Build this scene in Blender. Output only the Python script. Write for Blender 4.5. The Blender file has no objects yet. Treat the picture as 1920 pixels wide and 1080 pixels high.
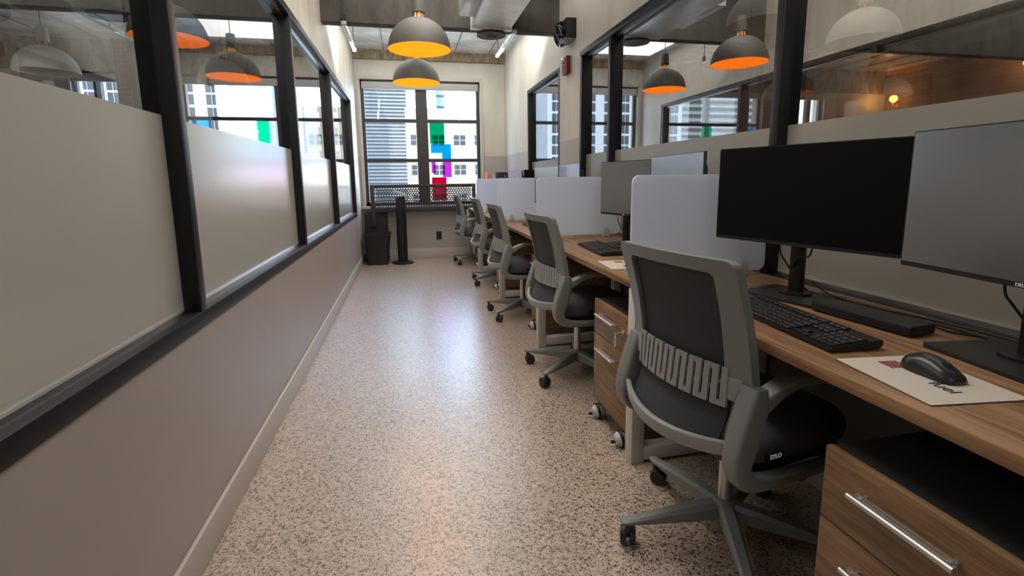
import bpy, bmesh, math, random
from mathutils import Vector, Matrix
random.seed(7)
PI = math.pi
C = bpy.context.scene.collection

# ------------------------------------------------------------------ materials
def newmat(name):
    m = bpy.data.materials.new(name); m.use_nodes = True
    nt = m.node_tree; nt.nodes.clear()
    out = nt.nodes.new('ShaderNodeOutputMaterial')
    return m, nt, out

def pbr(name, col, rough=.5, metal=0, spec=.5, noise=0, nscale=20, bump=0, bscale=200, coat=0, emis=None, estr=0, col2=None, stretch=None):
    m, nt, out = newmat(name)
    b = nt.nodes.new('ShaderNodeBsdfPrincipled')
    b.inputs['Base Color'].default_value = (*col, 1)
    b.inputs['Roughness'].default_value = rough
    b.inputs['Metallic'].default_value = metal
    b.inputs['Specular IOR Level'].default_value = spec
    b.inputs['Coat Weight'].default_value = coat
    if emis:
        b.inputs['Emission Color'].default_value = (*emis, 1); b.inputs['Emission Strength'].default_value = estr
    tc = nt.nodes.new('ShaderNodeTexCoord'); src = tc.outputs['Object']
    if stretch:
        mp = nt.nodes.new('ShaderNodeMapping'); mp.inputs['Scale'].default_value = stretch
        nt.links.new(src, mp.inputs['Vector']); src = mp.outputs['Vector']
    if noise or col2:
        n = nt.nodes.new('ShaderNodeTexNoise'); n.inputs['Scale'].default_value = nscale; n.inputs['Detail'].default_value = 6
        nt.links.new(src, n.inputs['Vector'])
        r = nt.nodes.new('ShaderNodeValToRGB')
        c2 = col2 or tuple(c * (1 - noise) for c in col)
        r.color_ramp.elements[0].color = (*c2, 1); r.color_ramp.elements[0].position = .35
        r.color_ramp.elements[1].color = (*col, 1); r.color_ramp.elements[1].position = .65
        nt.links.new(n.outputs['Fac'], r.inputs['Fac']); nt.links.new(r.outputs['Color'], b.inputs['Base Color'])
    if bump:
        n2 = nt.nodes.new('ShaderNodeTexNoise'); n2.inputs['Scale'].default_value = bscale
        nt.links.new(src, n2.inputs['Vector'])
        bp = nt.nodes.new('ShaderNodeBump'); bp.inputs['Strength'].default_value = bump; bp.inputs['Distance'].default_value = .01
        nt.links.new(n2.outputs['Fac'], bp.inputs['Height']); nt.links.new(bp.outputs['Normal'], b.inputs['Normal'])
    nt.links.new(b.outputs[0], out.inputs[0])
    return m

def wood(name, dark, light, scale=1.0):
    m, nt, out = newmat(name)
    b = nt.nodes.new('ShaderNodeBsdfPrincipled'); b.inputs['Roughness'].default_value = .42
    b.inputs['Specular IOR Level'].default_value = .4
    g = nt.nodes.new('ShaderNodeTexCoord')
    mp = nt.nodes.new('ShaderNodeMapping'); mp.inputs['Scale'].default_value = (26 * scale, 1.6 * scale, 26 * scale)
    nt.links.new(g.outputs['Object'], mp.inputs['Vector'])
    n = nt.nodes.new('ShaderNodeTexNoise'); n.inputs['Scale'].default_value = 1.5; n.inputs['Detail'].default_value = 8; n.inputs['Distortion'].default_value = .6
    nt.links.new(mp.outputs[0], n.inputs['Vector'])
    mp2 = nt.nodes.new('ShaderNodeMapping'); mp2.inputs['Scale'].default_value = (160, 6, 160)
    nt.links.new(g.outputs['Object'], mp2.inputs['Vector'])
    n2 = nt.nodes.new('ShaderNodeTexNoise'); n2.inputs['Scale'].default_value = 2; n2.inputs['Detail'].default_value = 3
    nt.links.new(mp2.outputs[0], n2.inputs['Vector'])
    mx = nt.nodes.new('ShaderNodeMath'); mx.operation = 'MULTIPLY_ADD'; mx.inputs[1].default_value = .35
    nt.links.new(n2.outputs['Fac'], mx.inputs[0]); nt.links.new(n.outputs['Fac'], mx.inputs[2])
    r = nt.nodes.new('ShaderNodeValToRGB')
    r.color_ramp.elements[0].position = .5; r.color_ramp.elements[0].color = (*dark, 1)
    r.color_ramp.elements[1].position = .82; r.color_ramp.elements[1].color = (*light, 1)
    nt.links.new(mx.outputs[0], r.inputs[0]); nt.links.new(r.outputs[0], b.inputs['Base Color'])
    nt.links.new(b.outputs[0], out.inputs[0])
    return m

def clear_glass(name, tint=(.93, .95, .94), refl=1.0, base=0.0, ior=1.75):
    m, nt, out = newmat(name)
    t = nt.nodes.new('ShaderNodeBsdfTransparent'); t.inputs[0].default_value = (*tint, 1)
    g = nt.nodes.new('ShaderNodeBsdfGlossy'); g.inputs['Roughness'].default_value = .0; g.inputs[0].default_value = (refl, refl, refl, 1)
    f = nt.nodes.new('ShaderNodeFresnel'); f.inputs[0].default_value = ior
    mx = nt.nodes.new('ShaderNodeMixShader')
    mr = nt.nodes.new('ShaderNodeMapRange'); mr.inputs[3].default_value = base; nt.links.new(f.outputs[0], mr.inputs[0])
    nt.links.new(mr.outputs[0], mx.inputs[0]); nt.links.new(t.outputs[0], mx.inputs[1]); nt.links.new(g.outputs[0], mx.inputs[2])
    nt.links.new(mx.outputs[0], out.inputs[0])
    return m

def frosted(name, col=(.74, .71, .62)):
    m, nt, out = newmat(name)
    tl = nt.nodes.new('ShaderNodeBsdfTranslucent'); tl.inputs[0].default_value = (*col, 1)
    df = nt.nodes.new('ShaderNodeBsdfDiffuse'); df.inputs[0].default_value = (*[c * .75 for c in col], 1)
    md = nt.nodes.new('ShaderNodeMixShader'); md.inputs[0].default_value = .55
    nt.links.new(tl.outputs[0], md.inputs[1]); nt.links.new(df.outputs[0], md.inputs[2])
    rf = nt.nodes.new('ShaderNodeBsdfRefraction'); rf.inputs['IOR'].default_value = 1.12; rf.inputs['Roughness'].default_value = .42
    rf.inputs[0].default_value = (*col, 1)
    m1 = nt.nodes.new('ShaderNodeMixShader'); m1.inputs[0].default_value = .22
    nt.links.new(md.outputs[0], m1.inputs[1]); nt.links.new(rf.outputs[0], m1.inputs[2])
    gl = nt.nodes.new('ShaderNodeBsdfGlossy'); gl.inputs['Roughness'].default_value = .22
    f = nt.nodes.new('ShaderNodeFresnel'); f.inputs[0].default_value = 1.45
    m2 = nt.nodes.new('ShaderNodeMixShader')
    nt.links.new(f.outputs[0], m2.inputs[0]); nt.links.new(m1.outputs[0], m2.inputs[1]); nt.links.new(gl.outputs[0], m2.inputs[2])
    nt.links.new(m2.outputs[0], out.inputs[0])
    return m

def terrazzo():
    m, nt, out = newmat('terrazzo')
    b = nt.nodes.new('ShaderNodeBsdfPrincipled')
    g = nt.nodes.new('ShaderNodeTexCoord'); P = g.outputs['Object']
    # domain warp so chips are irregular
    wn = nt.nodes.new('ShaderNodeTexNoise'); wn.inputs['Scale'].default_value = 120; nt.links.new(P, wn.inputs['Vector'])
    va = nt.nodes.new('ShaderNodeVectorMath'); va.operation = 'MULTIPLY_ADD'
    va.inputs[1].default_value = (.007, .007, .007); nt.links.new(wn.outputs['Color'], va.inputs[0]); nt.links.new(P, va.inputs[2])
    P2 = va.outputs[0]
    def chips(scale, thr, size):
        v = nt.nodes.new('ShaderNodeTexVoronoi'); v.inputs['Scale'].default_value = scale; v.feature = 'F1'
        nt.links.new(P2, v.inputs['Vector'])
        sep = nt.nodes.new('ShaderNodeSeparateColor'); nt.links.new(v.outputs['Color'], sep.inputs[0])
        a = nt.nodes.new('ShaderNodeMath'); a.operation = 'LESS_THAN'; a.inputs[1].default_value = thr
        nt.links.new(sep.outputs[0], a.inputs[0])
        d = nt.nodes.new('ShaderNodeMapRange'); d.inputs['From Min'].default_value = size * 1.15; d.inputs['From Max'].default_value = size * .85
        nt.links.new(v.outputs['Distance'], d.inputs[0])
        k = nt.nodes.new('ShaderNodeMath'); k.operation = 'MULTIPLY'
        nt.links.new(a.outputs[0], k.inputs[0]); nt.links.new(d.outputs[0], k.inputs[1])
        return k.outputs[0], sep.outputs[1]
    base = nt.nodes.new('ShaderNodeValToRGB')
    bn = nt.nodes.new('ShaderNodeTexVoronoi'); bn.inputs['Scale'].default_value = 170; nt.links.new(P2, bn.inputs['Vector'])
    sp = nt.nodes.new('ShaderNodeSeparateColor'); nt.links.new(bn.outputs['Color'], sp.inputs[0])
    base.color_ramp.elements[0].color = (.36, .27, .205, 1); base.color_ramp.elements[1].color = (.64, .52, .42, 1)
    nt.links.new(sp.outputs[0], base.inputs[0])
    cur = base.outputs[0]
    for (s, t, z, c) in ((75, .16, .42, (.15, .105, .08)), (120, .30, .43, (.085, .058, .042)), (190, .30, .45, (.15, .105, .08))):
        fac, _ = chips(s, t, z)
        mx = nt.nodes.new('ShaderNodeMix'); mx.data_type = 'RGBA'
        nt.links.new(fac, mx.inputs[0]); nt.links.new(cur, mx.inputs[6]); mx.inputs[7].default_value = (*c, 1)
        cur = mx.outputs[2]
    nt.links.new(cur, b.inputs['Base Color'])
    ln = nt.nodes.new('ShaderNodeTexNoise'); ln.inputs['Scale'].default_value = 2.5; ln.inputs['Detail'].default_value = 4; nt.links.new(P, ln.inputs['Vector'])
    rr = nt.nodes.new('ShaderNodeMapRange'); rr.inputs[3].default_value = .26; rr.inputs[4].default_value = .38
    nt.links.new(ln.outputs[0], rr.inputs[0]); nt.links.new(rr.outputs[0], b.inputs['Roughness'])
    b.inputs['Specular IOR Level'].default_value = .9
    b.inputs['Coat Weight'].default_value = .6; b.inputs['Coat Roughness'].default_value = .30
    nt.links.new(b.outputs[0], out.inputs[0])
    return m

def plaster(name, col, col2, band=None, bandcol=None, rough=.55, scale=1.4):
    m, nt, out = newmat(name)
    b = nt.nodes.new('ShaderNodeBsdfPrincipled'); b.inputs['Roughness'].default_value = rough
    g = nt.nodes.new('ShaderNodeTexCoord')
    mp = nt.nodes.new('ShaderNodeMapping'); mp.inputs['Scale'].default_value = (2.2, 2.2, .9); nt.links.new(g.outputs['Object'], mp.inputs[0])
    n = nt.nodes.new('ShaderNodeTexNoise'); n.inputs['Scale'].default_value = scale; n.inputs['Detail'].default_value = 9; n.inputs['Roughness'].default_value = .62
    nt.links.new(mp.outputs[0], n.inputs['Vector'])
    r = nt.nodes.new('ShaderNodeValToRGB'); r.color_ramp.elements[0].color = (*col2, 1); r.color_ramp.elements[1].color = (*col, 1)
    r.color_ramp.elements[0].position = .32; r.color_ramp.elements[1].position = .6
    nt.links.new(n.outputs[0], r.inputs[0]); cur = r.outputs[0]
    if band:
        s = nt.nodes.new('ShaderNodeSeparateXYZ'); nt.links.new(g.outputs['Object'], s.inputs[0])
        lt = nt.nodes.new('ShaderNodeMath'); lt.operation = 'LESS_THAN'; lt.inputs[1].default_value = band
        nt.links.new(s.outputs[2], lt.inputs[0])
        mx = nt.nodes.new('ShaderNodeMix'); mx.data_type = 'RGBA'; nt.links.new(lt.outputs[0], mx.inputs[0])
        nt.links.new(cur, mx.inputs[6]); mx.inputs[7].default_value = (*bandcol, 1); cur = mx.outputs[2]
    nt.links.new(cur, b.inputs['Base Color'])
    bp = nt.nodes.new('ShaderNodeBump'); bp.inputs['Strength'].default_value = .15; bp.inputs['Distance'].default_value = .01
    nt.links.new(n.outputs[0], bp.inputs['Height']); nt.links.new(bp.outputs[0], b.inputs['Normal'])
    nt.links.new(b.outputs[0], out.inputs[0])
    return m

def brick(name, c1, c2, mortar):
    m, nt, out = newmat(name)
    b = nt.nodes.new('ShaderNodeBsdfPrincipled'); b.inputs['Roughness'].default_value = .85
    g = nt.nodes.new('ShaderNodeTexCoord')
    mp = nt.nodes.new('ShaderNodeMapping'); mp.inputs['Rotation'].default_value = (PI / 2, 0, 0); nt.links.new(g.outputs['Object'], mp.inputs[0])
    k = nt.nodes.new('ShaderNodeTexBrick'); k.inputs['Scale'].default_value = 4.5
    k.inputs['Color1'].default_value = (*c1, 1); k.inputs['Color2'].default_value = (*c2, 1); k.inputs['Mortar'].default_value = (*mortar, 1)
    nt.links.new(mp.outputs[0], k.inputs['Vector']); nt.links.new(k.outputs[0], b.inputs['Base Color'])
    nt.links.new(b.outputs[0], out.inputs[0])
    return m

def translucent(name, col, fac=.55):
    m, nt, out = newmat(name)
    tl = nt.nodes.new('ShaderNodeBsdfTranslucent'); tl.inputs[0].default_value = (*col, 1)
    b = nt.nodes.new('ShaderNodeBsdfPrincipled'); b.inputs['Base Color'].default_value = (*col, 1); b.inputs['Roughness'].default_value = .35
    mx = nt.nodes.new('ShaderNodeMixShader'); mx.inputs[0].default_value = fac
    nt.links.new(b.outputs[0], mx.inputs[1]); nt.links.new(tl.outputs[0], mx.inputs[2]); nt.links.new(mx.outputs[0], out.inputs[0])
    return m

def film(name, col):
    m, nt, out = newmat(name)
    t = nt.nodes.new('ShaderNodeBsdfTransparent'); t.inputs[0].default_value = (*col, 1)
    nt.links.new(t.outputs[0], out.inputs[0]); return m

def emit(name, col, s):
    m, nt, out = newmat(name)
    e = nt.nodes.new('ShaderNodeEmission'); e.inputs[0].default_value = (*col, 1); e.inputs[1].default_value = s
    nt.links.new(e.outputs[0], out.inputs[0]); return m

def foil(name):
    m, nt, out = newmat(name)
    b = nt.nodes.new('ShaderNodeBsdfPrincipled'); b.inputs['Metallic'].default_value = .3
    b.inputs['Base Color'].default_value = (.80, .81, .80, 1)
    g = nt.nodes.new('ShaderNodeTexCoord')
    n = nt.nodes.new('ShaderNodeTexNoise'); n.inputs['Scale'].default_value = 3.0; n.inputs['Detail'].default_value = 5
    nt.links.new(g.outputs['Object'], n.inputs['Vector'])
    rr = nt.nodes.new('ShaderNodeMapRange'); rr.inputs[3].default_value = .16; rr.inputs[4].default_value = .34
    nt.links.new(n.outputs[0], rr.inputs[0]); nt.links.new(rr.outputs[0], b.inputs['Roughness'])
    cr = nt.nodes.new('ShaderNodeValToRGB'); cr.color_ramp.elements[0].color = (.66, .67, .65, 1); cr.color_ramp.elements[1].color = (.96, .97, .96, 1)
    cr.color_ramp.elements[0].position = .38; cr.color_ramp.elements[1].position = .6
    nt.links.new(n.outputs[0], cr.inputs[0]); nt.links.new(cr.outputs[0], b.inputs['Base Color'])
    bp = nt.nodes.new('ShaderNodeBump'); bp.inputs['Strength'].default_value = .5; bp.inputs['Distance'].default_value = .03
    nt.links.new(n.outputs[0], bp.inputs['Height']); nt.links.new(bp.outputs[0], b.inputs['Normal'])
    nt.links.new(b.outputs[0], out.inputs[0]); return m

M = dict(
    floor=terrazzo(),
    wall_low=pbr('painted_wall_taupe', (.40, .345, .315), .38, spec=.5, noise=.06, nscale=3),
    wall_shaded=pbr('wall_low_shaded', (.07, .065, .062), .5, noise=.1, nscale=3),  # under-desk shade put into the wall colour
    wall=plaster('plaster_wall', (.60, .55, .47), (.44, .385, .31)),
    wall_band=plaster('plaster_wall_banded', (.60, .56, .49), (.50, .45, .38), band=1.48, bandcol=(.40, .375, .345)),
    concrete=plaster('concrete_dark', (.105, .098, .085), (.06, .056, .048), rough=.8, scale=3),  # dark concrete, darkened further for the unlit upper area
    concrete_rough=plaster('concrete_rough', (.40, .35, .26), (.20, .165, .11), rough=.85, scale=5),
    rust=plaster('rusty_lintel', (.30, .26, .18), (.16, .055, .02), rough=.85, scale=7),
    brick=brick('brick_pier', (.17, .10, .08), (.22, .14, .11), (.24, .2, .17)),
    brick_warm=brick('brick_warm', (.26, .15, .09), (.33, .21, .13), (.3, .24, .18)),
    base=pbr('baseboard_paint', (.50, .45, .40), .4),
    frame=pbr('black_steel_frame', (.012, .012, .015), .45, spec=.35, noise=.3, nscale=40),
    alu=pbr('aluminium_track', (.6, .6, .6), .25, metal=1),
    glass=clear_glass('partition_glass'),
    wglass=clear_glass('window_glass', (.96, .98, .98), ior=1.45),
    glassr=clear_glass('dark_room_glass', (.8, .82, .8), base=.26),
    frost=frosted('frosted_film'),
    foil=foil('foil_ceiling'),
    seam=pbr('seam', (.25, .24, .22), .6),
    duct=pbr('galvanised_duct', (.86, .87, .86), .3, metal=.5, noise=.15, nscale=9),
    chair=pbr('chair_plastic', (.215, .225, .215), .42, bump=.12, bscale=900),
    chairlt=pbr('chair_lumbar_plastic', (.30, .30, .285), .45),
    mesh=pbr('chair_mesh_fabric', (.040, .040, .046), .75, noise=.25, nscale=300, bump=.3, bscale=700),
    seatfab=pbr('seat_fabric', (.085, .085, .092), .85, bump=.3, bscale=900),
    black=pbr('black_plastic', (.008, .008, .009), .45),
    blackm=pbr('matte_black', (.012, .012, .012), .7),
    keyb=pbr('keycap_black', (.016, .016, .017), .35),
    rubber=pbr('caster_rubber', (.018, .018, .019), .5),
    chrome=pbr('chrome', (.75, .75, .75), .18, metal=1),
    satin=pbr('satin_metal', (.62, .60, .58), .3, metal=.9),
    castwhite=pbr('caster_grey_plastic', (.55, .55, .54), .3),
    wood=wood('desk_wood', (.165, .080, .034), (.36, .20, .098)),
    woodp=wood('pedestal_wood', (.15, .080, .036), (.31, .180, .092), 1.3),
    legw=pbr('desk_leg_white', (.60, .57, .54), .4),
    divider=translucent('divider_acrylic', (.82, .88, .97), .5),
    clampc=pbr('clamp_plastic', (.42, .41, .38), .25),
    screenb=pbr('screen_black', (.004, .004, .005), .5, spec=.12),
    screeng=pbr('screen_glossy', (.30, .31, .32), .27, metal=.75),
    monback=pbr('monitor_shell', (.015, .015, .016), .45),
    pad=pbr('mousepad_beige', (.62, .54, .46), .7),
    padedge=pbr('mousepad_edge', (.05, .04, .03), .8),
    red=pbr('logo_red', (.20, .012, .022), .6),
    ink=pbr('black_ink', (.01, .01, .01), .6),
    white=pbr('white_ink_glow', (.8, .8, .8), .6, emis=(1, 1, 1), estr=.12),  # slight glow put into the lettering colour
    shade=pbr('lamp_shade_grey', (.115, .108, .095), .6, noise=.1, nscale=12),
    shadelt=pbr('lamp_shade_pale', (.55, .52, .45), .6),
    lining_glow=pbr('lamp_inner_glow', (.10, .04, .004), .7, spec=.1, emis=(1.0, .17, .004), estr=2.3),  # bulb light on the lining is put in as orange emission
    copper=pbr('copper_fitting', (.85, .42, .18), .3, metal=.8, emis=(1, .45, .12), estr=.5),  # warm glow put into the copper, which is no lamp
    bulb=emit('warm_bulb', (1, .19, .005), 2.5),
    alarm=pbr('alarm_red', (.23, .02, .025), .35),
    alarmw=pbr('strobe_clear', (.75, .75, .72), .2),
    tube=pbr('tube_glass', (.5, .75, .72), .15, emis=(.6, 1, .92), estr=.3),
    guard=pbr('guard_dark_steel', (.035, .030, .028), .5),
    outw=pbr('facade_white', (.23, .235, .235), .8),
    ground=pbr('street_bounce', (.35, .35, .34), .9),  # kept pale to bounce daylight up to the foil ceiling
    outc=pbr('facade_cream', (.185, .155, .118), .85, noise=.08, nscale=.6),
    outd=pbr('facade_dark', (.030, .032, .034), .8),  # dark grey of the louvre, balcony and floor bands
    outg=pbr('facade_window', (.03, .034, .04), .5, spec=.1),
    outb=pbr('facade_blue_glass', (.12, .17, .21), .5),
    orange=pbr('cardboard_orange', (.50, .21, .10), .7),
    brass=pbr('brass', (.7, .45, .15), .25, metal=1),
    blind=pbr('roller_blind', (.42, .41, .39), .7),
    green=film('film_green', (.0, .40, .17)), cyan=film('film_cyan', (.0, .40, .95)),
    magenta=film('film_magenta', (.65, .04, .80)), redf=film('film_red', (.65, .0, .04)),
)

# ------------------------------------------------------------------ mesh helpers
def new():
    return bmesh.new()

def box(bm, x0, x1, y0, y1, z0, z1, bev=0, seg=2, mat=0):
    r = bmesh.ops.create_cube(bm, size=1)
    vs = r['verts']
    for v in vs:
        v.co = Vector(((x0 + x1) / 2 + v.co.x * (x1 - x0), (y0 + y1) / 2 + v.co.y * (y1 - y0), (z0 + z1) / 2 + v.co.z * (z1 - z0)))
    fs = {f for v in vs for f in v.link_faces}
    for f in fs: f.material_index = mat
    if bev:
        es = list({e for v in vs for e in v.link_edges})
        bmesh.ops.bevel(bm, geom=es, offset=bev, segments=seg, profile=.5, affect='EDGES')
    return vs

def cyl(bm, p0, p1, r0, r1=None, n=20, caps=True):
    r1 = r0 if r1 is None else r1
    p0, p1 = Vector(p0), Vector(p1); d = (p1 - p0); L = d.length; d.normalize()
    q = d.to_track_quat('Z', 'Y').to_matrix()
    a = [bm.verts.new(p0 + q @ Vector((r0 * math.cos(2 * PI * i / n), r0 * math.sin(2 * PI * i / n), 0))) for i in range(n)]
    b = [bm.verts.new(p1 + q @ Vector((r1 * math.cos(2 * PI * i / n), r1 * math.sin(2 * PI * i / n), 0))) for i in range(n)]
    for i in range(n): bm.faces.new((a[i], a[(i + 1) % n], b[(i + 1) % n], b[i]))
    if caps: bm.faces.new(a[::-1]); bm.faces.new(b)

def tube(bm, pts, r, n=8):
    pts = [Vector(p) for p in pts]; rings = []
    up = Vector((0, 0, 1))
    for i, p in enumerate(pts):
        t = (pts[min(i + 1, len(pts) - 1)] - pts[max(i - 1, 0)]).normalized()
        s = t.cross(up)
        if s.length < 1e-3: s = t.cross(Vector((1, 0, 0)))
        s.normalize(); u = s.cross(t).normalized()
        rings.append([bm.verts.new(p + s * r * math.cos(2 * PI * k / n) + u * r * math.sin(2 * PI * k / n)) for k in range(n)])
    for a, b in zip(rings, rings[1:]):
        for k in range(n): bm.faces.new((a[k], a[(k + 1) % n], b[(k + 1) % n], b[k]))
    bm.faces.new(rings[0][::-1]); bm.faces.new(rings[-1])

def lathe(bm, prof, c=(0, 0, 0), n=48, close=False, axis='Z'):
    rings = []
    for r, z in prof:
        if r < 1e-6: rings.append([bm.verts.new((c[0], c[1], c[2] + z))])
        else: rings.append([bm.verts.new((c[0] + r * math.cos(2 * PI * k / n), c[1] + r * math.sin(2 * PI * k / n), c[2] + z)) for k in range(n)])
    for a, b in zip(rings, rings[1:]):
        for k in range(n):
            k2 = (k + 1) % n
            if len(a) == 1 and len(b) == 1: continue
            if len(a) == 1: bm.faces.new((a[0], b[k2], b[k]))
            elif len(b) == 1: bm.faces.new((a[k], a[k2], b[0]))
            else: bm.faces.new((a[k], a[k2], b[k2], b[k]))

def prism(bm, pts, fn, t0, t1, mat=0):
    """polygon pts (2d) extruded between t0 and t1; fn(u,v,t)->xyz"""
    a = [bm.verts.new(fn(u, v, t0)) for u, v in pts]; b = [bm.verts.new(fn(u, v, t1)) for u, v in pts]
    n = len(pts)
    fs = [bm.faces.new((a[i], a[(i + 1) % n], b[(i + 1) % n], b[i])) for i in range(n)]
    fs.append(bm.faces.new(a[::-1])); fs.append(bm.faces.new(b))
    for f in fs: f.material_index = mat

def rrect(x0, x1, y0, y1, r, n=5, corners=(1, 1, 1, 1)):
    out = []
    for (cx, cy, a0, on) in ((x1 - r, y1 - r, 0, corners[0]), (x0 + r, y1 - r, 90, corners[1]), (x0 + r, y0 + r, 180, corners[2]), (x1 - r, y0 + r, 270, corners[3])):
        if on:
            for k in range(n + 1):
                a = math.radians(a0 + 90 * k / n); out.append((cx + r * math.cos(a), cy + r * math.sin(a)))
        else:
            a = math.radians(a0 + 45); out.append((cx + math.copysign(r, math.cos(a)), cy + math.copysign(r, math.sin(a))))
    return out

def sweep(bm, path, rounding=.25):
    """path: list of (x,z,y_center,thick,width) ribbon in the xz plane, profile rounded rectangle"""
    rings = []
    P = [Vector((p[0], p[2], p[1])) for p in path]
    for i, p in enumerate(path):
        t = (P[min(i + 1, len(P) - 1)] - P[max(i - 1, 0)]); t.y = 0; t.normalize()
        nrm = Vector((-t.z, 0, t.x)); w = p[4] / 2; h = p[3] / 2; r = min(w, h) * .4
        pr = rrect(-w, w, -h, h, r, 3)
        rings.append([bm.verts.new(P[i] + Vector((0, a, 0)) + nrm * b) for a, b in pr])
    n = len(rings[0])
    for a, b in zip(rings, rings[1:]):
        for k in range(n): bm.faces.new((a[k], a[(k + 1) % n], b[(k + 1) % n], b[k]))
    bm.faces.new(rings[0][::-1]); bm.faces.new(rings[-1])

def catmull(pts, n=6):
    out = []
    for i in range(len(pts) - 1):
        p0 = pts[max(i - 1, 0)]; p1 = pts[i]; p2 = pts[i + 1]; p3 = pts[min(i + 2, len(pts) - 1)]
        for k in range(n):
            t = k / n
            out.append(tuple(.5 * ((2 * b) + (-a + c) * t + (2 * a - 5 * b + 4 * c - d) * t * t + (-a + 3 * b - 3 * c + d) * t ** 3) for a, b, c, d in zip(p0, p1, p2, p3)))
    out.append(tuple(pts[-1])); return out

def obj(name, bm, mats, parent=None, smooth=True, angle=35, loc=None):
    bmesh.ops.recalc_face_normals(bm, faces=bm.faces[:])
    me = bpy.data.meshes.new(name); bm.to_mesh(me); bm.free()
    for m in (mats if isinstance(mats, (list, tuple)) else [mats]): me.materials.append(m)
    if smooth:
        me.shade_smooth(); me.set_sharp_from_angle(angle=math.radians(angle))
    o = bpy.data.objects.new(name, me); C.objects.link(o)
    if parent: o.parent = parent
    if loc: o.location = loc
    return o

def plane_obj(name, verts, mat, parent=None):
    me = bpy.data.meshes.new(name); me.from_pydata(verts, [], [tuple(range(len(verts)))]); me.materials.append(mat)
    o = bpy.data.objects.new(name, me); C.objects.link(o)
    if parent: o.parent = parent
    return o

def tag(o, label, cat, group=None, kind=None):
    o['label'] = label; o['category'] = cat
    if group: o['group'] = group
    if kind: o['kind'] = kind
    return o

def thing(name, label, cat, loc=(0, 0, 0), rz=0, group=None, kind=None):
    o = bpy.data.objects.new(name, None); C.objects.link(o); o.empty_display_size = .1
    o.location = loc; o.rotation_euler = (0, 0, rz)
    return tag(o, label, cat, group, kind)

def dup(root, loc, rz, label=None, group=None, skip=()):
    r = root.copy(); C.objects.link(r); r.location = loc; r.rotation_euler = (0, 0, rz)
    if label: r['label'] = label
    if group: r['group'] = group
    for ch in list(root.children):
        if ch.name.split('.')[0] in skip: continue
        c = ch.copy(); C.objects.link(c); c.parent = r
        for g in list(ch.children):
            d = g.copy(); C.objects.link(d); d.parent = c
    return r

def text_mesh(name, s, size, mat, parent, mw, extrude=.0004, bold=0, shear=0):
    cu = bpy.data.curves.new(name, 'FONT'); cu.body = s; cu.size = size; cu.extrude = extrude; cu.offset = bold; cu.shear = shear
    cu.align_x = 'CENTER'; cu.align_y = 'CENTER'
    t = bpy.data.objects.new(name, cu); C.objects.link(t)
    dg = bpy.context.evaluated_depsgraph_get()
    me = bpy.data.meshes.new_from_object(t.evaluated_get(dg)); me.name = name
    bpy.data.objects.remove(t); bpy.data.curves.remove(cu)
    me.materials.clear(); me.materials.append(mat)
    o = bpy.data.objects.new(name, me); C.objects.link(o); o.parent = parent; o.matrix_local = mw
    return o

def area(name, loc, sx, sy, e, col=(1, 1, 1), rot=(0, 0, 0)):
    L = bpy.data.lights.new(name, 'AREA'); L.shape = 'RECTANGLE'; L.size = sx; L.size_y = sy; L.energy = e; L.color = col
    o = bpy.data.objects.new(name, L); C.objects.link(o); o.location = loc; o.rotation_euler = rot
    return o
S = 'structure'
# ------------------------------------------------------------------ setting
XL, XR, YE, YB = -.65, 1.44, 7.2, -2.2
XLL, XRR = -6.2, 8.2
bm = new(); box(bm, XLL, XRR, YB, YE + .25, -.12, 0)
tag(obj('floor', bm, M['floor'], smooth=False), 'speckled terrazzo floor with brown and dark stone chips', 'floor', kind=S)
# ceilings
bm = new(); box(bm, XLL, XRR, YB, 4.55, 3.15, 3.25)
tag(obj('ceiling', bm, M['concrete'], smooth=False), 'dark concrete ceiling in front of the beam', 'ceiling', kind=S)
fc = thing('ceiling', 'silver foil sheet ceiling between the beam and the end wall', 'ceiling', kind=S)
bm = new(); box(bm, XLL, XRR, 4.67, YE, 2.9, 3.0); obj('foil_sheet', bm, M['foil'], fc, smooth=False)
bm = new()
x = XLL + .2
while x < XRR:
    box(bm, x, x + .012, 4.67, YE, 2.893, 2.9); x += .48
obj('seam_strip', bm, M['seam'], fc, smooth=False)
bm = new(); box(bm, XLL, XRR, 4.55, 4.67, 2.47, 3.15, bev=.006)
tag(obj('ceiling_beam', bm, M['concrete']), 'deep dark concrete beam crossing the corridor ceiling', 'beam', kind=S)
bm = new(); box(bm, XL - .02, XR - .02, 7.14, 7.2, 2.78, 2.9)
tag(obj('trim_1', bm, M['rust'], smooth=False), 'rusty rough lintel strip above the end window', 'lintel', kind=S)

def walls(name, boxes, mat, label, mats=None):
    bm = new()
    for b in boxes: box(bm, *b)
    return tag(obj(name, bm, mat, smooth=False), label, 'wall', kind=S)
FZ0, FZ1 = .69, 2.17
walls('wall_left_lower', [(XL - .11, XL, YB, 6.6, 0, FZ0)], M['wall_low'], 'taupe painted low wall under the left glazing')
walls('wall_left_upper', [(XL - .11, XL, YB, 6.6, FZ1, 3.15), (XL - .11, XL, 6.6, YE, 0, 3.15)], M['wall'], 'beige plaster wall above and beyond the left glazing')
walls('wall_right_lower', [(XR, XR + .115, YB, 3.98, 0, FZ0), (XR, XR + .115, 4.53, 5.79, 0, FZ0)], M['wall_shaded'], 'low wall behind the desks under the right glazing')
walls('wall_right', [(XR, XR + .115, YB, 3.98, FZ1, 3.15), (XR, XR + .115, 3.98, 4.53, 0, 3.15), (XR, XR + .115, 4.53, 5.79, FZ1, 3.15), (XR, XR + .115, 5.79, YE, 0, 3.15)],
      M['wall_band'], 'stained beige plaster wall around the right glazing')
wins = [(-.58, 1.08), (-2.8, -.85), (-4.0, -3.48)]
WZ0, WZ1 = .78, 2.52
edges = sorted(wins)
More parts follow.
